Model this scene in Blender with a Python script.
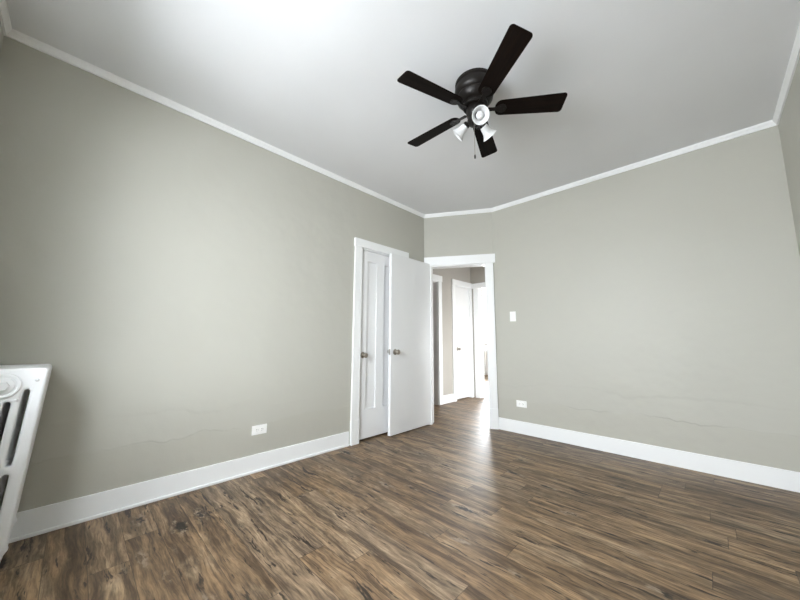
import bpy, bmesh, math, random
from mathutils import Vector, Matrix
random.seed(7)
SC = bpy.context.scene
COL = SC.collection
for o in list(bpy.data.objects):
    bpy.data.objects.remove(o)
S = 1.02                                   # metres per survey unit (camera height = 1 unit)
def V(x, y, z):                            # survey units, z measured from the eye level
    return Vector((x * S, y * S, (z + 1) * S))

# ------------------------------------------------------------------ camera
PITCH, ROLL, YAW, FPX = 0.129559293, 0.00549113599, 0.773297548, 315.357
F = Vector((-math.sin(YAW) * math.cos(PITCH), math.cos(YAW) * math.cos(PITCH), math.sin(PITCH)))
R = Vector((math.cos(YAW), math.sin(YAW), 0)); U = R.cross(F)
R2 = R * math.cos(ROLL) + U * math.sin(ROLL); U2 = -R * math.sin(ROLL) + U * math.cos(ROLL)
cam = bpy.data.cameras.new('camera'); cam.sensor_width = 36; cam.lens = 36 * FPX / 800
cam.clip_start = 0.02; cam.clip_end = 100
camo = bpy.data.objects.new('camera', cam); COL.objects.link(camo)
M = Matrix.Identity(4)
for i in range(3):
    M[i][0], M[i][1], M[i][2] = R2[i], U2[i], -F[i]
M.translation = V(0, 0, 0)
camo.matrix_world = M
SC.camera = camo

# ------------------------------------------------------------------ light and exposure
vs = SC.view_settings
vs.view_transform = 'Standard'; vs.look = 'None'; vs.gamma = 1; vs.use_curve_mapping = False
vs.exposure = 0.06
SC.cycles.max_bounces = 12; SC.cycles.diffuse_bounces = 8
world = bpy.data.worlds.new('sky'); SC.world = world; world.use_nodes = True
wt = world.node_tree; bg = wt.nodes['Background']; bg.inputs[1].default_value = 6.0
_g = wt.nodes.new('ShaderNodeTexCoord'); _s = wt.nodes.new('ShaderNodeSeparateXYZ'); _r = wt.nodes.new('ShaderNodeValToRGB')
wt.links.new(_g.outputs['Generated'], _s.inputs[0]); wt.links.new(_s.outputs[2], _r.inputs[0]); wt.links.new(_r.outputs[0], bg.inputs[0])
_r.color_ramp.elements[0].position = 0.0; _r.color_ramp.elements[0].color = (.30, .30, .28, 1)     # ground and buildings outside
_r.color_ramp.elements[1].position = 0.03; _r.color_ramp.elements[1].color = (.86, .93, 1, 1)      # overcast sky

def area(name, loc, look, sx, sy, power, color):
    l = bpy.data.lights.new(name, 'AREA'); l.shape = 'RECTANGLE'; l.size = sx; l.size_y = sy
    l.energy = power; l.color = color
    o = bpy.data.objects.new(name, l); COL.objects.link(o); o.location = loc
    o.rotation_euler = Vector(look).to_track_quat('-Z', 'Y').to_euler()
    return o
# daylight coming in through the two windows
area('daylight_near_window', V(-0.80, -1.24, 0.66), (0, 1, -.50), 2.6, 1.8, 405, (0.90, 0.95, 1.0))
area('daylight_far_window', V(-4.75, 8.98, 0.75), (0, -1, -.25), 1.7, 1.4, 560, (0.93, 0.97, 1.0))

area('added_hall_daylight', V(-0.98, 4.45, -0.2), (-1, 0, -.45), 1.0, 1.1, 60, (0.95, 0.975, 1.0))  # added lamp, out of view, brightens the hall from the right

# ------------------------------------------------------------------ node helpers
class NT:
    def __init__(s, name):
        s.m = bpy.data.materials.new(name); s.m.use_nodes = True
        s.t = s.m.node_tree; s.t.nodes.clear()
        s.out = s.t.nodes.new('ShaderNodeOutputMaterial')
        s.co = s.t.nodes.new('ShaderNodeTexCoord').outputs['Object']
    def put(s, sock, v):
        if hasattr(v, 'is_linked') or hasattr(v, 'links'): s.t.links.new(v, sock)
        elif isinstance(v, (tuple, list)) and len(v) == 3 and sock.type == 'RGBA': sock.default_value = (*v, 1)
        else: sock.default_value = v
    def math(s, op, a, b=0.0, c=0.0, clamp=False):
        n = s.t.nodes.new('ShaderNodeMath'); n.operation = op; n.use_clamp = clamp
        for i, v in enumerate((a, b, c)): s.put(n.inputs[i], v)
        return n.outputs[0]
    def xyz(s, v):
        n = s.t.nodes.new('ShaderNodeSeparateXYZ'); s.put(n.inputs[0], v); return n.outputs
    def vec(s, x, y, z):
        n = s.t.nodes.new('ShaderNodeCombineXYZ')
        for i, v in enumerate((x, y, z)): s.put(n.inputs[i], v)
        return n.outputs[0]
    def noise(s, v, scale=1, detail=2, rough=.5, dist=0):
        n = s.t.nodes.new('ShaderNodeTexNoise'); s.put(n.inputs['Vector'], v)
        n.inputs['Scale'].default_value = scale; n.inputs['Detail'].default_value = detail
        n.inputs['Roughness'].default_value = rough; n.inputs['Distortion'].default_value = dist
        return n.outputs[0]
    def white(s, v):
        n = s.t.nodes.new('ShaderNodeTexWhiteNoise'); n.noise_dimensions = '3D'; s.put(n.inputs['Vector'], v)
        return n.outputs
    def voro(s, v, scale=1):
        n = s.t.nodes.new('ShaderNodeTexVoronoi'); s.put(n.inputs['Vector'], v); n.inputs['Scale'].default_value = scale
        return n.outputs
    def ramp(s, f, stops):
        n = s.t.nodes.new('ShaderNodeValToRGB'); e = n.color_ramp.elements
        while len(e) < len(stops): e.new(0.5)
        for i, (p, c) in enumerate(stops):
            e[i].position = p; e[i].color = (*c, 1) if isinstance(c, (tuple, list)) else (c, c, c, 1)
        s.put(n.inputs[0], f); return n.outputs[0]
    def mix(s, f, a, b, mode='MIX'):
        n = s.t.nodes.new('ShaderNodeMix'); n.data_type = 'RGBA'; n.blend_type = mode
        s.put(n.inputs[0], f); s.put(n.inputs[6], a); s.put(n.inputs[7], b); return n.outputs[2]
    def sstep(s, v, a, b):
        n = s.t.nodes.new('ShaderNodeMapRange'); n.interpolation_type = 'SMOOTHSTEP'
        s.put(n.inputs[0], v); n.inputs[1].default_value = a; n.inputs[2].default_value = b
        return n.outputs[0]
    def bump(s, h, strength=.2, dist=.01):
        n = s.t.nodes.new('ShaderNodeBump'); n.inputs['Strength'].default_value = strength
        n.inputs['Distance'].default_value = dist; s.put(n.inputs['Height'], h); return n.outputs[0]
    def bsdf(s, color, rough=.5, metal=0, normal=None, spec=.5, coat=0):
        n = s.t.nodes.new('ShaderNodeBsdfPrincipled'); s.put(n.inputs['Base Color'], color)
        s.put(n.inputs['Roughness'], rough); n.inputs['Metallic'].default_value = metal
        n.inputs['Specular IOR Level'].default_value = spec; n.inputs['Coat Weight'].default_value = coat
        if normal is not None: s.put(n.inputs['Normal'], normal)
        s.t.links.new(n.outputs[0], s.out.inputs[0]); return s.m

def paint(name, c, rough=.45, bumpy=.05, scale=60, spec=.5):
    n = NT(name); h = n.noise(n.co, scale, 3)
    col = n.mix(n.noise(n.co, 2.5, 2), tuple(x * .97 for x in c), tuple(min(1, x * 1.03) for x in c))
    return n.bsdf(col, rough, 0, n.bump(h, bumpy, .002), spec)

def plaster(name, c, axis):
    """Old painted plaster: soft unevenness and a patched ridge wandering along the wall about 0.37 m up."""
    n = NT(name); x, y, z = n.xyz(n.co)
    u = x if axis == 'x' else y
    big = n.noise(n.co, 2.2, 3, .55)
    fine = n.noise(n.co, 70, 3)
    lvl = n.math('ADD', n.math('MULTIPLY', n.noise(n.vec(u, 3.1, 0), 1.6, 4, .6), .26), .235)
    ridge = n.sstep(n.math('SUBTRACT', z, lvl), 0.0, .013)
    lvl2 = n.math('ADD', n.math('MULTIPLY', n.noise(n.vec(u, 9.7, 0), 1.1, 4, .6), .34), .36)
    ridge2 = n.math('MULTIPLY', n.sstep(n.math('SUBTRACT', z, lvl2), 0.0, .03), n.noise(n.vec(u, 1, 5), 1.4, 1))
    h = n.math('ADD', n.math('MULTIPLY', big, 1.3), n.math('MULTIPLY', fine, .03))
    ridge = n.math('MULTIPLY', ridge, n.sstep(n.noise(n.vec(u, 7, 2), 2.2, 2), .35, .7))
    h = n.math('ADD', h, n.math('MULTIPLY', ridge, .34)); h = n.math('ADD', h, n.math('MULTIPLY', ridge2, .2))
    col = n.mix(n.noise(n.co, 1.4, 3), tuple(v * .955 for v in c), tuple(v * 1.03 for v in c))
    col = n.mix(n.math('MULTIPLY', n.math('SUBTRACT', 1, n.sstep(n.math('SUBTRACT', z, lvl), -.01, .015)), .8), col, tuple(v * q for v, q in zip(c, (.965, .957, .942))))   # old patching, a little yellower
    return n.bsdf(col, .5, 0, n.bump(h, .6, .018), .35)

WALLC = (.468, .461, .410)
M_wall_y = plaster('greige_plaster_along_y', WALLC, 'y')
M_wall_x = plaster('greige_plaster_along_x', WALLC, 'x')
M_hall = paint('hall_beige_paint', (.44, .415, .375), .5)
M_ceil = paint('ceiling_white_paint', (.745, .755, .77), .6, .12, 90, .3)
M_trim = paint('white_trim_enamel', (.86, .87, .87), .32, .03, 40)
M_door = paint('white_door_enamel', (.80, .805, .81), .38, .05, 60)
M_rad = paint('white_radiator_enamel', (.85, .86, .87), .3, .12, 45)
M_plate = paint('white_plastic_plate', (.88, .88, .86), .3, 0, 20)
M_slot = NT('dark_slot').bsdf((.02, .02, .02), .6)
def nickel():
    n = NT('satin_nickel'); return n.bsdf(n.mix(n.noise(n.co, 40, 2), (.36, .33, .29), (.46, .42, .37)), .28, 1)
M_nickel = nickel()
def bronze():
    n = NT('oil_rubbed_bronze'); return n.bsdf(n.mix(n.noise(n.co, 25, 3), (.006, .005, .0045), (.014, .011, .009)), .4, .2, None, .3)
M_bronze = bronze()
def blade_mat():
    n = NT('espresso_blade_wood'); x, y, z = n.xyz(n.co)
    g = n.noise(n.vec(n.math('MULTIPLY', x, 3), n.math('MULTIPLY', y, 60), z), 1, 4, .6)
    return n.bsdf(n.ramp(g, [(.3, (.003, .002, .0018)), (.75, (.011, .0065, .0045))]), .55, 0, None, .06)
M_blade = blade_mat()
def frosted():
    n = NT('frosted_white_glass')
    p = n.t.nodes.new('ShaderNodeBsdfPrincipled'); p.inputs['Base Color'].default_value = (.86, .865, .87, 1); p.inputs['Roughness'].default_value = .25
    tr = n.t.nodes.new('ShaderNodeBsdfTranslucent'); tr.inputs[0].default_value = (.84, .84, .84, 1)
    mx = n.t.nodes.new('ShaderNodeMixShader'); mx.inputs[0].default_value = .3
    n.t.links.new(p.outputs[0], mx.inputs[1]); n.t.links.new(tr.outputs[0], mx.inputs[2]); n.t.links.new(mx.outputs[0], n.out.inputs[0])
    return n.m
M_frost = frosted()
def pane_mat():
    n = NT('clear_window_glass')
    a = n.t.nodes.new('ShaderNodeBsdfTransparent'); g = n.t.nodes.new('ShaderNodeBsdfGlossy'); g.inputs['Roughness'].default_value = .02
    mx = n.t.nodes.new('ShaderNodeMixShader'); mx.inputs[0].default_value = .06
    n.t.links.new(a.outputs[0], mx.inputs[1]); n.t.links.new(g.outputs[0], mx.inputs[2]); n.t.links.new(mx.outputs[0], n.out.inputs[0])
    return n.m
M_pane = pane_mat()

def floor_mat():
    n = NT('rustic_oak_planks'); x, y, z = n.xyz(n.co)
    W, L = .140, 1.22
    ry = n.math('DIVIDE', y, W); row = n.math('FLOOR', ry); fy = n.math('FRACT', ry)
    off = n.white(n.vec(row, 4.2, 0))[0]
    rx = n.math('ADD', n.math('DIVIDE', x, L), n.math('MULTIPLY', off, 7)); colm = n.math('FLOOR', rx); fx = n.math('FRACT', rx)
    idv, idc = n.white(n.vec(row, colm, 1.7))
    i1, i2, i3 = n.xyz(idc)
    i3 = n.math('MULTIPLY', i3, 30)
    ox = n.math('ADD', x, n.math('MULTIPLY', i1, 40)); oy = n.math('ADD', y, n.math('MULTIPLY', i2, 3))
    def st(sx, sy, dz=0, yy=None): return n.vec(n.math('MULTIPLY', ox, sx), n.math('MULTIPLY', yy if yy is not None else oy, sy), n.math('ADD', i3, dz))
    warp = n.noise(st(2.6, 7), 1, 3, .55)
    gy = n.math('ADD', oy, n.math('MULTIPLY', n.math('SUBTRACT', warp, .5), .07))
    broad = n.noise(st(1.6, 20, 0, gy), 1, 5, .65)
    fine = n.noise(st(7, 150, 2, gy), 1, 5, .7)
    blot = n.noise(st(3.5, 9, 5), 1, 5, .65)
    mid = n.noise(st(6, 62, 7, gy), 1, 4, .7)
    base = n.mix(idv, PA, PB)
    base = n.mix(n.math('MULTIPLY', n.sstep(i1, .55, 1), .7), base, PC)
    c = n.mix(n.sstep(broad, .36, .64), n.mix(1, base, (.50, .46, .43), 'MULTIPLY'), n.mix(1, base, (1.5, 1.47, 1.43), 'MULTIPLY'))
    c = n.mix(n.math('MULTIPLY', n.sstep(blot, .52, .72), .5), c, PL)
    c = n.mix(n.math('MULTIPLY', n.sstep(n.math('SUBTRACT', 1, blot), .54, .72), .55), c, (.055, .035, .021))
    c = n.mix(n.math('MULTIPLY', n.sstep(fine, .46, .66), .5), c, (.05, .032, .02))
    c = n.mix(n.sstep(mid, .36, .64), n.mix(1, c, (.68, .66, .64), 'MULTIPLY'), n.mix(1, c, (1.25, 1.25, 1.23), 'MULTIPLY'))
    crk = n.noise(st(3.4, 26, 9, gy), 1, 4, .7)                     # dark cracks along the grain
    c = n.mix(n.math('MULTIPLY', n.sstep(crk, .585, .645), .92), c, (.014, .009, .006))
    # knots: dark smudges with a pale broken ring
    kd, kc = n.voro(st(3.0, 8.0, 0, gy), 1)[:2]
    kr = n.xyz(kc)[0]
    has = n.sstep(kr, .42, .46)
    size = n.math('MULTIPLY', n.sstep(kr, .35, 1), .2)
    wob = n.math('ADD', kd, n.math('MULTIPLY', n.math('SUBTRACT', n.noise(n.vec(ox, oy, 0), 42, 3), .5), .28))
    kn = n.math('SUBTRACT', 1, n.sstep(n.math('SUBTRACT', wob, size), -.03, .045))
    halo = n.math('SUBTRACT', 1, n.sstep(n.math('SUBTRACT', wob, size), .02, .26))
    pale = n.math('MULTIPLY', halo, n.sstep(n.noise(st(14, 40, 3), 1, 3, .6), .48, .62))
    c = n.mix(n.math('MULTIPLY', n.math('MULTIPLY', halo, has), .35), c, (.06, .038, .023))
    c = n.mix(n.math('MULTIPLY', n.math('MULTIPLY', pale, has), .6), c, (.36, .29, .215))
    c = n.mix(n.math('MULTIPLY', n.math('MULTIPLY', kn, has), .95), c, (.010, .0065, .0045))
    sy = n.math('GREATER_THAN', n.math('ABSOLUTE', n.math('SUBTRACT', fy, .5)), .490)
    sx = n.math('GREATER_THAN', n.math('ABSOLUTE', n.math('SUBTRACT', fx, .5)), .4988)
    seam = n.math('MAXIMUM', sy, sx)
    c = n.mix(n.math('MULTIPLY', seam, .6), c, (.02, .013, .009))
    rough = n.math('ADD', .39, n.math('MULTIPLY', fine, .14))
    h = n.math('SUBTRACT', n.math('MULTIPLY', mid, .4), n.math('MULTIPLY', seam, .7))
    return n.bsdf(c, rough, 0, n.bump(h, .1, .002), .42)
PA, PB, PC, PL = (.150, .098, .055), (.262, .182, .108), (.155, .117, .083), (.42, .32, .21)
M_floor = floor_mat()

# ------------------------------------------------------------------ mesh helpers
def tag(o, label=None, cat=None, group=None, kind=None):
    if label: o['label'] = label
    if cat: o['category'] = cat
    if group: o['group'] = group
    if kind: o['kind'] = kind
    return o
def link(name, bm, mat, parent=None, smooth=False, loc=None):
    me = bpy.data.meshes.new(name); bmesh.ops.recalc_face_normals(bm, faces=bm.faces[:]); bm.to_mesh(me); bm.free()
    me.materials.append(mat)
    if smooth: smooth_mesh(me)
    o = bpy.data.objects.new(name, me); COL.objects.link(o)
    if parent is not None: o.parent = parent
    if loc is not None: o.location = loc
    return o
def smooth_mesh(me, ang=40):
    for p in me.polygons: p.use_smooth = True
    try: me.set_sharp_from_angle(angle=math.radians(ang))
    except Exception: pass
def empty(name, loc=(0, 0, 0), rz=0):
    o = bpy.data.objects.new(name, None); COL.objects.link(o); o.location = loc; o.rotation_euler = (0, 0, rz); o.empty_display_size = .05
    return o
class Frame:
    """Wall frame: o = origin on the wall's inner face, d = direction along it, n = normal into the room (survey units)."""
    def __init__(s, o, d, n):
        s.o = Vector((o[0], o[1], 0)); s.d = Vector((d[0], d[1], 0)).normalized(); s.n = Vector((n[0], n[1], 0)).normalized()
    def p(s, t, n, z):
        q = s.o + s.d * t + s.n * n; return V(q.x, q.y, z)
def add_box(bm, fr, t0, t1, n0, n1, z0, z1, bev=0):
    vs_ = [bm.verts.new(fr.p(t, n, z)) for z in (z0, z1) for n in (n0, n1) for t in (t0, t1)]
    idx = [(0, 1, 3, 2), (4, 6, 7, 5), (0, 4, 5, 1), (2, 3, 7, 6), (0, 2, 6, 4), (1, 5, 7, 3)]
    fs = [bm.faces.new([vs_[i] for i in f]) for f in idx]
    if bev:
        es = list({e for f in fs for e in f.edges})
        bmesh.ops.bevel(bm, geom=es, offset=bev, segments=2, profile=.6, affect='EDGES')
def box(name, fr, dims, mat, parent=None, bev=0):
    bm = bmesh.new(); add_box(bm, fr, *dims, bev); return link(name, bm, mat, parent)
def lathe(bm, prof, seg=32, mat=Matrix.Identity(4)):
    """prof: (radius, height) pairs, revolved about local z."""
    rings = []
    for r, h in prof:
        if r < 1e-6: rings.append([bm.verts.new(mat @ Vector((0, 0, h)))])
        else: rings.append([bm.verts.new(mat @ Vector((r * math.cos(2 * math.pi * k / seg), r * math.sin(2 * math.pi * k / seg), h))) for k in range(seg)])
    for a, b in zip(rings, rings[1:]):
        for k in range(seg):
            k2 = (k + 1) % seg
            if len(a) == 1 and len(b) == 1: continue
            if len(a) == 1: bm.faces.new((a[0], b[k], b[k2]))
            elif len(b) == 1: bm.faces.new((a[k], b[0], a[k2]))
            else: bm.faces.new((a[k], b[k], b[k2], a[k2]))
def frame_z(origin, axis, up=Vector((0, 0, 1))):
    z = Vector(axis).normalized(); x = up.cross(z)
    if x.length < 1e-4: x = Vector((1, 0, 0))
    x.normalize(); y = z.cross(x)
    m = Matrix.Identity(4)
    for i in range(3): m[i][0], m[i][1], m[i][2], m[i][3] = x[i], y[i], z[i], origin[i]
    return m
def tube(bm, pts, r, seg=8):
    prev = None
    for i, p in enumerate(pts):
        d = (pts[min(i + 1, len(pts) - 1)] - pts[max(i - 1, 0)]); m = frame_z(p, d, Vector((.3, .2, 1)))
        ring = [bm.verts.new(m @ Vector((r * math.cos(2 * math.pi * k / seg), r * math.sin(2 * math.pi * k / seg), 0))) for k in range(seg)]
        if prev:
            for k in range(seg): bm.faces.new((prev[k], ring[k], ring[(k + 1) % seg], prev[(k + 1) % seg]))
        else: bm.faces.new(ring[::-1])
        prev = ring
    bm.faces.new(prev)
def plate_mesh(name, outlines, half, bev, res=2):
    """Flat plate with holes (closed 2D outlines), half thickness and rounded rim, centred on z = 0."""
    cu = bpy.data.curves.new(name, 'CURVE'); cu.dimensions = '2D'; cu.fill_mode = 'BOTH'
    cu.extrude = max(half - bev, 0); cu.bevel_depth = bev; cu.bevel_resolution = res; cu.offset = -bev
    for pts in outlines:
        sp = cu.splines.new('POLY'); sp.points.add(len(pts) - 1); sp.use_cyclic_u = True
        for q, (x, y) in zip(sp.points, pts): q.co = (x, y, 0, 1)
    o = bpy.data.objects.new(name, cu); COL.objects.link(o)
    dg = bpy.context.evaluated_depsgraph_get(); dg.update()
    me = bpy.data.meshes.new_from_object(o.evaluated_get(dg)); bpy.data.objects.remove(o); bpy.data.curves.remove(cu)
    me.name = name
    return me
def rrect(x0, x1, y0, y1, r, n=6):
    out = []
    for cx, cy, a0 in ((x1 - r, y1 - r, 0), (x0 + r, y1 - r, 90), (x0 + r, y0 + r, 180), (x1 - r, y0 + r, 270)):
        for k in range(n + 1):
            a = math.radians(a0 + 90 * k / n); out.append((cx + r * math.cos(a), cy + r * math.sin(a)))
    return out

# ------------------------------------------------------------------ the setting
XA, YB, YE, XD, ZC = -2.578, 3.525, -0.421, 0.505, 1.662
CA, CB = (XA, 3.09), (-1.833, YB)
TH = .13
XH, YH = -3.16, 5.16                        # hall: left wall and end wall
fA = Frame((XA, 0), (0, 1), (1, 0))         # t = y
fB = Frame((0, YB), (1, 0), (0, -1))        # t = x
fC = Frame(CA, (CB[0] - CA[0], CB[1] - CA[1]), (CB[1] - CA[1], -(CB[0] - CA[0])))
LC = math.hypot(CB[0] - CA[0], CB[1] - CA[1])
fD = Frame((XD, 0), (0, 1), (-1, 0))
fE = Frame((0, YE), (1, 0), (0, 1))
fH = Frame((XH, 0), (0, 1), (1, 0))
fK = Frame((0, YH), (1, 0), (0, -1))

def wall(name, fr, t0, t1, mat, label, openings=(), th=TH):
    bm = bmesh.new(); t = t0
    for a, b, z0, z1 in sorted(openings):
        if a > t: add_box(bm, fr, t, a, -th, 0, -1, ZC)
        if z0 > -1: add_box(bm, fr, a, b, -th, 0, -1, z0)
        if z1 < ZC: add_box(bm, fr, a, b, -th, 0, z1, ZC)
        t = b
    if t < t1: add_box(bm, fr, t, t1, -th, 0, -1, ZC)
    return tag(link(name, bm, mat), label, 'wall', kind='structure')

bm = bmesh.new(); add_box(bm, Frame((0, 0), (1, 0), (0, 1)), -6.2, XD + .2, -.9, 9.2, -1.1, -1)
tag(link('floor', bm, M_floor), 'rustic brown wood plank floor running through to the rooms beyond', 'floor', kind='structure')
bm = bmesh.new(); add_box(bm, Frame((0, 0), (1, 0), (0, 1)), -6.2, XD + .2, -.9, 9.2, ZC, ZC + .1)
tag(link('ceiling', bm, M_ceil), 'plain white painted ceiling above the fan', 'ceiling', kind='structure')

CL0, CL1, CLZ = 2.05, 2.62, .985             # closet opening along A
EN0, EN1, ENZ = .09, .765, .965              # entry opening along C
wall('wall_left', fA, YE - .32, CA[1] + .0, M_wall_y, 'long greige plaster wall with the closet door in it', [(CL0, CL1, -1, CLZ)])
wall('wall_back', fB, CB[0], XD + TH, M_wall_x, 'greige wall with the light switch and low outlet')
wall('wall_corner', fC, 0, LC, M_wall_x, 'short angled greige wall around the open entry doorway', [(EN0, EN1, -1, ENZ)], .12)
wall('wall_right', fD, YE - .32, YB, M_wall_y, 'shaded greige wall at the right edge')
WE = (-1.72, -.2, -.14, 1.24)
wall('wall_near', fE, XA - TH, XD + TH, M_wall_x, 'greige window wall beside the radiator', [WE], .32)
# hall and the rooms that open off it
wall('wall_hall_left', fH, 2.95, YH + .12, M_hall, 'beige hall wall between the two hall doors', [(3.2, 4.125, -1, .985), (4.612, 5.085, -1, .985)])
wall('wall_hall_end', fK, XH, -1.2, M_hall, 'beige hall wall above the sunlit doorway', [(-3.0, -2.3, -1, .985)], .12)
WR = (3.95, 4.95, -.75, .35)  # added opening, kept low so the upper hall stays dim
wall('wall_hall_right', Frame((-1.2, 0), (0, 1), (-1, 0)), YB + TH, YH + .12, M_hall, 'beige right hand wall of the hall', [WR])
wall('wall_hall_near', Frame((0, 3.03), (1, 0), (0, 1)), XH - TH, XA - .01, M_hall, 'beige hall wall behind the open white door', th=.10)
# closets (closed boxes behind their doors)
bm = bmesh.new()
add_box(bm, fA, 1.85, 2.93, -.58, -.53, -1, ZC); add_box(bm, fA, 1.80, 1.85, -.58, -TH, -1, ZC)
tag(link('wall_closet', bm, M_hall), 'inside walls of the closet behind its white door', 'wall', kind='structure')
bm = bmesh.new(); fSide = Frame((XH - TH, 0), (0, 1), (1, 0))
add_box(bm, fSide, 2.5, 4.55, -1.3, -1.2, -1, ZC); add_box(bm, fSide, 2.45, 2.5, -1.3, 0, -1, ZC); add_box(bm, fSide, 4.5, 4.55, -1.2, 0, -1, ZC)
add_box(bm, fSide, 5.2, 5.28, -1.2, 0, -1, ZC)
tag(link('wall_side_room', bm, M_hall), 'walls of the dim room off the hall', 'wall', kind='structure')
fS = Frame((0, 8.8), (1, 0), (0, -1))
WS = (-5.6, -3.95, .05, 1.45)
wall('wall_sunroom_far', fS, -6.0, -1.9, M_hall, 'far wall of the sunlit room with its window', [WS])
wall('wall_sunroom_left', Frame((-5.9, 0), (0, 1), (1, 0)), YH + .12, 8.8, M_hall, 'left wall of the sunlit room')
wall('wall_sunroom_right', Frame((-1.9, 0), (0, 1), (-1, 0)), YH + .12, 8.8, M_hall, 'right wall of the sunlit room')
wall('wall_sunroom_near', Frame((0, YH + .12), (1, 0), (0, 1)), -6.0, XH - TH, M_hall, 'near wall of the sunlit room', th=.1)

# ------------------------------------------------------------------ baseboards, crown, casings
BH = -.868
def baseboard(name, fr, t0, t1, label, shoe=True, h=BH):
    bm = bmesh.new(); add_box(bm, fr, t0, t1, 0, .010, -1, h, .002)
    b = tag(link(name, bm, M_trim), label, 'baseboard', kind='structure')
    if shoe:
        bm = bmesh.new(); add_box(bm, fr, t0, t1, .0095, .020, -1, -.982, .004); link('shoe_molding', bm, M_trim, b)
    return b
baseboard('baseboard_left', fA, YE + .016, 1.938, 'white baseboard with shoe molding along the long left wall')
baseboard('baseboard_back', fB, CB[0] + .001, XD, 'tall white baseboard under the light switch wall', shoe=False)
baseboard('baseboard_right', fD, YE + .016, YB - .016, 'white baseboard along the right hand wall', shoe=False)
baseboard('baseboard_near', fE, XA + .016, XD, 'white baseboard along the window wall', shoe=False)
baseboard('baseboard_hall', fH, 4.217, 4.525, 'short white baseboard between the hall doors', shoe=False)
baseboard('baseboard_sunroom', fS, -5.9, -1.9, 'white baseboard under the far sunlit window', shoe=False)

def crown(name, fr, t0, t1, label, m0=0, m1=0):
    """small cove moulding; m0/m1 shorten the outer edge for mitred inside corners"""
    prof = [(0, 1.6186), (.010, 1.6186), (.011, 1.628), (.018, 1.640), (.024, 1.647), (.026, ZC), (0, ZC)]
    bm = bmesh.new(); a = [bm.verts.new(fr.p(t0 + m0 * n, n, z)) for n, z in prof]; b = [bm.verts.new(fr.p(t1 - m1 * n, n, z)) for n, z in prof]
    for i in range(len(prof)):
        j = (i + 1) % len(prof); bm.faces.new((a[i], a[j], b[j], b[i]))
    bm.faces.new(a); bm.faces.new(b[::-1])
    return tag(link(name, bm, M_trim), label, 'crown molding', kind='structure')
crown('trim_1', fA, YE, CA[1], 'white crown molding along the top of the long left wall', 1, .577)
crown('trim_2', fC, 0, LC, 'short white crown molding above the entry doorway', .577, -.268)
crown('trim_3', fB, CB[0], XD, 'white crown molding above the light switch wall', -.268, 1)
crown('trim_4', fD, YE, YB, 'white crown molding along the top of the right wall', 1, 1)
crown('trim_5', fE, XA, XD, 'white crown molding along the top of the window wall', 1, 1)

def casing(name, fr, a, b, top, head, w, label, over=.008, plinth=True, left=True, right=True, lz=None, depth=.12, headspan=None):
    """Flat craftsman door casing: head board, side boards, plinth blocks, jamb lining."""
    e = tag(empty(name, fr.p((a + b) / 2, 0, -1)), label, 'door casing', kind='structure')
    inv = Matrix.Translation(-e.location)
    def part(nm, *dims, bev=.002):
        bm = bmesh.new(); add_box(bm, fr, *dims, bev); bm.transform(inv); return link(nm, bm, M_trim, e)
    hs = headspan or (a - w - over, b + w + over)
    part('head_casing', hs[0], hs[1], 0, .030, top, head)
    for on, t0, t1 in ((left, a - w, a - .002), (right, b + .002, b + w)):
        if not on: continue
        zb = -.772 if plinth else -1
        part('side_casing', t0, t1, 0, .022, zb, top)
        if plinth: part('plinth_block', t0 - .003, t1 + .003, 0, .027, -1, -.772)
    part('side_jamb', a - .012, a + .004, -depth - .002, .001, -1, top); part('side_jamb', b - .004, b + .012, -depth - .002, .001, -1, top)
    part('head_jamb', a + .003, b - .003, -depth - .002, .001, top - .010, top + .01)
    return e
casing('trim_6', fA, CL0, CL1, .985, 1.072, .094, 'flat white casing around the paneled closet door', depth=TH, headspan=(1.948, 2.762))
eC = casing('trim_7', fC, EN0, EN1, .962, 1.075, .094, 'flat white casing around the open entry doorway', depth=.12, headspan=(.002, .885))
casing('trim_8', fH, 3.2, 4.125, .985, 1.085, .092, 'white casing of the dim doorway on the hall wall', plinth=False, depth=TH)
casing('trim_9', fH, 4.612, 5.085, .985, 1.085, .088, 'white casing of the closed narrow hall door', plinth=False, depth=.05, over=.002, headspan=(4.522, YH))
casing('trim_10', fK, -3.0, -2.3, .985, 1.075, .1, 'white casing of the sunlit doorway at the hall end', plinth=False, depth=.12, headspan=(-3.13, -2.19))

# ------------------------------------------------------------------ doors
def knob(name, pos, axis, parent, inv):
    bm = bmesh.new(); m = inv @ frame_z(pos, axis)
    lathe(bm, [(0, 0), (.032, 0), (.033, .004), (.029, .008), (.013, .011), (.011, .030), (.017, .036), (.026, .043), (.0275, .052), (.024, .060), (.016, .064), (.014, .0625), (0, .062)], 28, m)
    return link(name, bm, M_nickel, parent, True)

# entry door, swung open against the left wall
HX, HY = -2.503, 3.118
e = tag(empty('door_1', V(HX, HY, -1)), 'plain flat white door standing open in front of the closet', 'door', kind='structure')
inv = Matrix.Translation(-e.location)
d = Vector((-2.482 - -2.499, 2.405 - 3.127)).normalized()
fL = Frame((-2.482, 2.405), -d, (d.y * -1, d.x))
if fL.n.x < 0: fL.n = -fL.n
LW = .715
bm = bmesh.new(); add_box(bm, fL, 0, LW, -.036, 0, -.988, .985, .002); bm.transform(inv); link('door_leaf', bm, M_door, e)
bm = bmesh.new(); add_box(bm, fL, -.0012, .003, -.028, -.008, -.150, -.085, 0); bm.transform(inv); lp = link('latch_plate', bm, M_nickel, e)
knob('door_knob', fL.p(.065, 0, -.118), fL.n, e, inv); knob('door_knob', fL.p(.065, -.036, -.118), -fL.n, e, inv)
for z in (-.82, 0, .80):
    bm = bmesh.new(); lathe(bm, [(0, -.045), (.006, -.045), (.006, .045), (0, .045)], 10, inv @ Matrix.Translation(fL.p(LW + .006, -.002, z)))
    link('hinge', bm, M_door, e, True)
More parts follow.
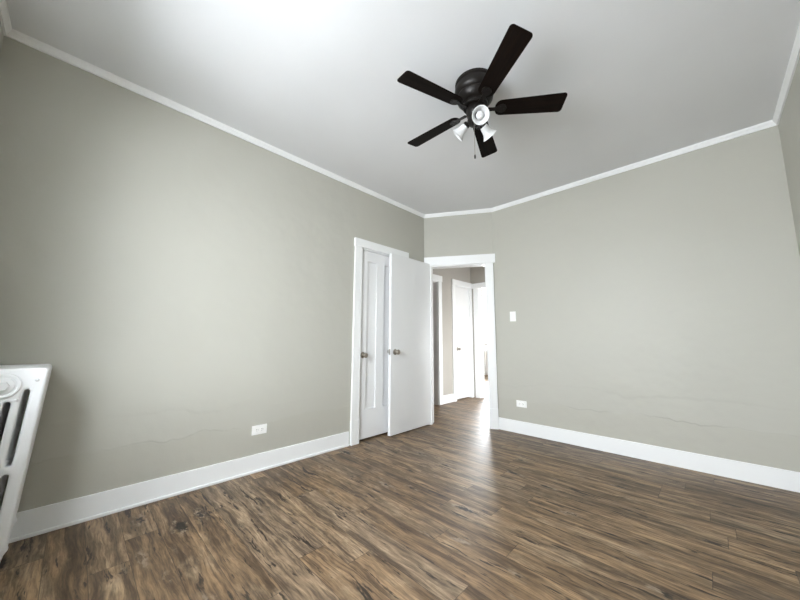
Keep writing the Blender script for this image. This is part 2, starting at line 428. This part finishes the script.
# strike plate on the entry jamb
bm = bmesh.new(); add_box(bm, fC, EN1 - .0025, EN1 + .001, -.035, -.008, -.14, -.085); bm.transform(Matrix.Translation(-eC.location))
link('strike_plate', bm, M_nickel, eC)

def panel_leaf(name, fr, t0, t1, z0, z1, n0, panels, parent, inv):
    """Door leaf with recessed panels: a face board with openings on a thinner backing slab."""
    face = plate_mesh(name, [[(t0, z0), (t1, z0), (t1, z1), (t0, z1)]] + [[(a, b), (c, b), (c, d_), (a, d_)] for a, c, b, d_ in panels], .008, .0022, 1)
    bm = bmesh.new(); bm.from_mesh(face); bpy.data.meshes.remove(face)
    for v in bm.verts:
        t, z, n = v.co; v.co = fr.p(t, n0 - .008 + n, z)
    add_box(bm, fr, t0 + .001, t1 - .001, n0 - .036, n0 - .0155, z0 + .001, z1 - .001)
    bm.transform(inv); return link(name, bm, M_door, parent)
e = tag(empty('door_2', fA.p(2.33, 0, -1)), 'closed white closet door with tall recessed panels', 'door', kind='structure')
inv = Matrix.Translation(-e.location)
panel_leaf('door_leaf', fA, 2.056, 2.617, -.977, .970, -.004, [(2.146, 2.279, -.693, .853), (2.392, 2.525, -.693, .853)], e, inv)
knob('door_knob', fA.p(2.098, -.004, -.146), (1, 0, 0), e, inv)

e = tag(empty('door_3', fH.p(4.87, 0, -1)), 'closed narrow flat white door on the hall wall', 'door', kind='structure')
inv = Matrix.Translation(-e.location)
bm = bmesh.new(); add_box(bm, fH, 4.616, 5.081, -.040, -.004, -.978, .970, .002); bm.transform(inv); link('door_leaf', bm, M_door, e)
knob('door_knob', fH.p(4.685, -.004, -.13), (1, 0, 0), e, inv)

# ------------------------------------------------------------------ windows
def window(name, fr, a, b, z0, z1, label, th=TH):
    e = tag(empty(name, fr.p((a + b) / 2, 0, z0)), label, 'window', kind='structure')
    inv = Matrix.Translation(-e.location)
    def part(nm, boxes, mat, bev=.002):
        bm = bmesh.new()
        for q in boxes: add_box(bm, fr, *q, bev)
        bm.transform(inv); return link(nm, bm, mat, e)
    f = .045; zm = (z0 + z1) / 2
    part('window_frame', [(a, a + f, -th, -th + .1, z0, z1), (b - f, b, -th, -th + .1, z0, z1), (a + f, b - f, -th + .004, -th + .096, z0, z0 + f), (a + f, b - f, -th + .004, -th + .096, z1 - f, z1)], M_trim)
    part('meeting_rail', [(a + f, b - f, -th + .04, -th + .08, zm - .02, zm + .02)], M_trim)
    part('pane', [(a + f, b - f, -th + .058, -th + .062, z0 + f, zm - .02)], M_pane, 0); part('pane', [(a + f, b - f, -th + .058, -th + .062, zm + .02, z1 - f)], M_pane, 0)
    part('window_casing', [(a - .1, a, 0, .022, z0 - .02, z1 + .0), (b, b + .1, 0, .022, z0 - .02, z1 + .0), (a - .115, b + .115, 0, .03, z1, z1 + .1)], M_trim)
    part('window_sill', [(a - .12, b + .12, 0, .06, z0 - .03, z0), (a + .001, b - .001, -th + .1, .01, z0 - .02, z0 + .004)], M_trim); part('window_apron', [(a - .1, b + .1, 0, .018, z0 - .12, z0 - .03)], M_trim)
    return e
window('window_1', fE, *WE, 'large double hung window lighting the room beside the radiator', .32)
window('window_2', fS, *WS, 'bright double hung window above the far radiator')

window('added_hall_window', Frame((-1.2, 0), (0, 1), (-1, 0)), *WR, 'unseen window added on the right of the hall to brighten it')  # invented window around the added hall lamp, hidden behind the back wall

# ------------------------------------------------------------------ radiators
RW, RH = .255, .888                       # depth and height of a section (metres)
LENS_SHEAR = .067  # shear given to every section, copying the slant from lens distortion
def cap(cx, w, z0, z1, n=6):
    r = w / 2; out = []
    for k in range(n + 1):
        a = math.pi * k / n; out.append((cx + r * math.cos(a), z1 - r + r * math.sin(a)))
    for k in range(n + 1):
        a = math.pi + math.pi * k / n; out.append((cx + r * math.cos(a), z0 + r + r * math.sin(a)))
    return out
def section_outline(legs):
    top = RH; bot = .115
    out = []
    def arc(cx, cy, r, a0, a1, n=6):
        for k in range(n + 1):
            a = math.radians(a0 + (a1 - a0) * k / n); out.append((cx + r * math.cos(a), cy + r * math.sin(a)))
    arc(RW - .022, top - .022, .022, 0, 90); arc(.022, top - .022, .022, 90, 180)
    if not legs:
        arc(.02, bot + .02, .02, 180, 270); arc(RW - .02, bot + .02, .02, 270, 360)
    else:
        out.extend([(0, .16), (.002, .135), (-.006, .115), (.004, .095), (.010, .05), (.004, .018), (.004, 0), (.05, 0), (.046, .03), (.045, .07), (.056, .105), (.075, bot)])
        out.extend([(RW - x, z) for x, z in ((.075, bot), (.056, .105), (.045, .07), (.046, .03), (.05, 0), (.004, 0), (.004, .018), (.010, .05), (.004, .095), (-.006, .115), (.002, .135), (0, .16))])
    return out
SL = (.054, .1025, .1525, .201)
TOPS = (.792, .742, .742, .792)
def section_mesh(name, legs):
    holes = []
    for c, t in zip(SL, TOPS):
        holes.append(cap(c, .021, .462, t)); holes.append(cap(c, .021, .175, .432))
    me = plate_mesh(name, [section_outline(legs)] + holes, .024, .012, 4)
    for v in me.vertices:                 # depth -> local y (front = 0), outline height -> z, thickness -> x; sheared to imitate wide-angle lens slant, not a real tilt
        u, z, n = v.co; v.co = (n, -u + LENS_SHEAR * (z - RH), z)
    smooth_mesh(me, 50); me.materials.append(M_rad); return me
sec_end, sec_mid = section_mesh('end_section', True), section_mesh('section', False)
def rad_p(u, z, x=0): return Vector((x, -u + LENS_SHEAR * (z - RH), z))
def radiator(name, loc, rz, count, pitch, label):
    r = tag(empty(name, loc, rz), label, 'radiator')
    for i in range(count):
        endp = i in (0, count - 1)
        o = bpy.data.objects.new('end_section' if endp else 'section', sec_end if endp else sec_mid)
        COL.objects.link(o); o.parent = r; o.location = (-i * pitch - .022, 0, 0)
        if i == 0:
            bm = bmesh.new(); c = rad_p(RW / 2, .815, .0235); m = frame_z(c, (1, 0, 0))
            lathe(bm, [(0, 0), (.055, 0), (.055, .007), (.052, .011), (.045, .011), (.042, .006), (.036, .006), (.034, .012), (.030, .014), (0, .014)], 40, m)
            pl = link('plug', bm, M_rad, o, True)
            bm = bmesh.new(); lathe(bm, [(0, 0), (.022, 0), (.022, .024), (.019, .028), (0, .028)], 6, m); link('hex_nut', bm, M_rad, o)
            for u, z in ((.031, .833), (RW - .031, .833), (.0785, .748), (RW - .0785, .748)):
                bm = bmesh.new(); lathe(bm, [(0, 0), (.0075, 0), (.0072, .006), (.004, .009), (0, .010)], 14, frame_z(rad_p(u, z, .0225), (1, 0, 0))); link('boss', bm, M_rad, o, True)
    L = (count - 1) * pitch
    for z in (.80, .145):                 # the nipples that join the sections
        bm = bmesh.new(); c = rad_p(RW / 2, z)
        lathe(bm, [(0, 0), (.03, 0), (.03, L), (0, L)], 16, frame_z(Vector((-L - .022, c.y, c.z)), (1, 0, 0))); link('connecting_nipple', bm, M_rad, r, True)
    return r
XR = -2.2
radiator('radiator', V(XR, -.065, -1), 0, 6, .062, 'white cast iron column radiator close to camera at left edge')
rf = radiator('radiator', V(-4.15, 8.50, -1), 0, 17, .075, 'distant white radiator under the bright window beyond the hall')

# ------------------------------------------------------------------ outlets and switch
def outlet(fr, t, z, label):
    e = tag(empty('electrical_outlet', fr.p(t, 0, z)), label, 'outlet', group='wall outlets')
    inv = Matrix.Translation(-e.location)
    def part(nm, dims, mat, par, bev=0):
        bm = bmesh.new(); add_box(bm, fr, *dims, bev); bm.transform(inv); return link(nm, bm, mat, par)
    part('cover_plate', (t - .057, t + .057, 0, .006, z - .035, z + .035), M_plate, e, .002)
    for s in (-1, 1):
        c = t + s * .019
        rc = part('receptacle', (c - .014, c + .014, .004, .0085, z - .0165, z + .0165), M_plate, e, .003)
        for dz, w in ((.006, .0045), (-.006, .0035)):
            part('slot', (c - .004 - w, c - .004 + w, .008, .0088, z + dz - .0012, z + dz + .0012), M_slot, rc)
        part('slot', (c + .0055, c + .0095, .008, .0088, z - .002, z + .002), M_slot, rc)
    bm = bmesh.new(); lathe(bm, [(0, 0), (.003, 0), (.003, .0012), (0, .0015)], 10, inv @ frame_z(fr.p(t, .0055, z), fr.n)); link('screw', bm, M_plate, e, True)
    return e
outlet(fA, 1.077, -.690, 'white sideways duplex outlet low on the long left wall')
outlet(fB, -1.552, -.682, 'white sideways duplex outlet below the light switch')
e = tag(empty('light_switch', fB.p(-1.61, 0, .29)), 'white light switch plate right of the entry doorway', 'light switch')
inv = Matrix.Translation(-e.location)
for nm, dims, mat, bev in (('cover_plate', (-1.645, -1.575, 0, .006, .233, .347), M_plate, .002), ('toggle', (-1.6145, -1.6055, .004, .020, .286, .306), M_plate, .002)):
    bm = bmesh.new(); add_box(bm, fB, *dims, bev); bm.transform(inv); link(nm, bm, mat, e)
for dz in (-.03, .03):
    bm = bmesh.new(); lathe(bm, [(0, 0), (.003, 0), (.003, .0012), (0, .0015)], 10, inv @ frame_z(fB.p(-1.61, .0055, .29 + dz), fB.n)); link('screw', bm, M_plate, e, True)

# ------------------------------------------------------------------ ceiling fan
FC = (-.951, 1.656)
fan = tag(empty('ceiling_fan', V(*FC, ZC)), 'dark bronze five blade ceiling fan with three white glass shades', 'ceiling fan')
def fanpart(nm, prof, mat, par=fan, seg=40, m=Matrix.Identity(4)):
    bm = bmesh.new(); lathe(bm, prof, seg, m); return link(nm, bm, mat, par, True)
fanpart('motor_housing', [(0, 0), (.122, 0), (.127, -.004), (.127, -.018), (.119, -.024), (.119, -.030), (.128, -.038), (.130, -.062), (.124, -.082), (.112, -.092), (.112, -.098), (.117, -.104), (.114, -.122), (.098, -.140), (.085, -.150), (.0, -.150)], M_bronze)
fanpart('flywheel', [(0, -.150), (.078, -.150), (.080, -.154), (.080, -.172), (.074, -.178), (0, -.178)], M_bronze)
fanpart('switch_housing', [(0, -.178), (.052, -.178), (.056, -.184), (.058, -.215), (.054, -.235), (.044, -.248), (.040, -.252), (.0, -.252)], M_bronze)
fanpart('light_fitter', [(0, -.252), (.036, -.252), (.050, -.258), (.053, -.270), (.046, -.288), (.028, -.300), (.012, -.304), (.010, -.312), (.006, -.316), (0, -.317)], M_bronze)
ZB = (1.475 - ZC) * S
def blade_outline():
    x0, x1 = .125, .558; pts = []
    def arc(cx, cy, r, a0, a1, n=6):
        for k in range(n + 1):
            a = math.radians(a0 + (a1 - a0) * k / n); pts.append((cx + r * math.cos(a), cy + r * math.sin(a)))
    arc(x1 - .028, .064 - .020, .020, 90, 4); arc(x1 - .024, -.064 + .020, .020, -4, -90)
    arc(x0 + .042, -.010, .042, 270, 180); arc(x0 + .042, .010, .042, 180, 90)
    return pts
bl = plate_mesh('blade', [blade_outline()], .0035, .0015, 1); smooth_mesh(bl, 35); bl.materials.append(M_blade)
def bracket_mesh():
    bm = bmesh.new()
    # flat arm leaving the flywheel, spreading into a rounded plate screwed under the blade
    me = plate_mesh('blade_bracket', [[(.070, .014), (.110, .011), (.135, .013), (.150, .026), (.172, .030), (.190, .020), (.196, 0), (.190, -.020), (.172, -.030), (.150, -.026), (.135, -.013), (.110, -.011), (.070, -.014)]], .004, .0018, 1)
    bm.from_mesh(me); bpy.data.meshes.remove(me)
    for v in bm.verts: v.co.z -= .0078
    for x, y in ((.160, .017), (.160, -.017), (.182, 0)):
        lathe(bm, [(0, 0), (.005, 0), (.004, .003), (0, .004)], 10, frame_z(Vector((x, y, -.0118)), (0, 0, -1)))
    me = bpy.data.meshes.new('blade_bracket'); bm.to_mesh(me); bm.free(); me.materials.append(M_bronze); smooth_mesh(me); return me
br = bracket_mesh()
PH = -.61098749
for k in range(5):
    b = bpy.data.objects.new('blade', bl); COL.objects.link(b); b.parent = fan; b.location = (0, 0, ZB)
    b.rotation_euler = (math.radians(-14), 0, PH + k * 2 * math.pi / 5)
    c = bpy.data.objects.new('blade_bracket', br); COL.objects.link(c); c.parent = b
for k in range(3):
    a = 5.48156674 + k * 2 * math.pi / 3
    rad_d = Vector((math.cos(a), math.sin(a), 0)); ax = (rad_d * .80 + Vector((0, 0, -.60))).normalized()
    rim = rad_d * .1264 * S + Vector((0, 0, (1.3395 - ZC) * S))
    LS = .085
    neck = rim - ax * LS; m = frame_z(neck, ax)
    start = rad_d * .030 + Vector((0, 0, -.272))
    arm = bmesh.new(); tube(arm, [start, start.lerp(neck, .5) + Vector((0, 0, .004)), neck - ax * .004], .010, 12)
    lathe(arm, [(0, -.012), (.019, -.012), (.023, -.006), (.023, .012), (.020, .014), (0, .014)], 24, m)
    sk = link('lamp_socket', arm, M_bronze, fan, True)
    outer = [(.019, .004), (.024, .010), (.027, .022), (.0295, .038), (.033, .054), (.041, .070), (.050, .081), (.0535, LS)]
    inner = [(r - .0028, h + .0005) for r, h in outer[::-1]]
    bm = bmesh.new(); lathe(bm, outer + inner, 40, m); link('lamp_shade', bm, M_frost, fan, True)
    bm = bmesh.new(); lathe(bm, [(.011, .012), (.012, .026), (.018, .036), (.023, .048), (.0245, .058), (.022, .068), (.015, .076), (.006, .0795), (0, .080)], 24, m)
    link('light_bulb', bm, M_frost, fan, True)
# pull chain hanging from the switch housing
cx = Vector((.016, -.046, 0)) 
bm = bmesh.new(); z = -.245
tube(bm, [cx + Vector((0, 0, -.235)), cx + Vector((0, 0, -.535))], .0016, 6)
pc = link('pull_chain', bm, M_nickel, fan, True)
bm = bmesh.new(); lathe(bm, [(0, 0), (.004, -.002), (.0055, -.010), (.0055, -.022), (.003, -.028), (0, -.029)], 14, Matrix.Translation(cx + Vector((0, 0, -.533)))); link('chain_fob', bm, M_bronze, pc, True)
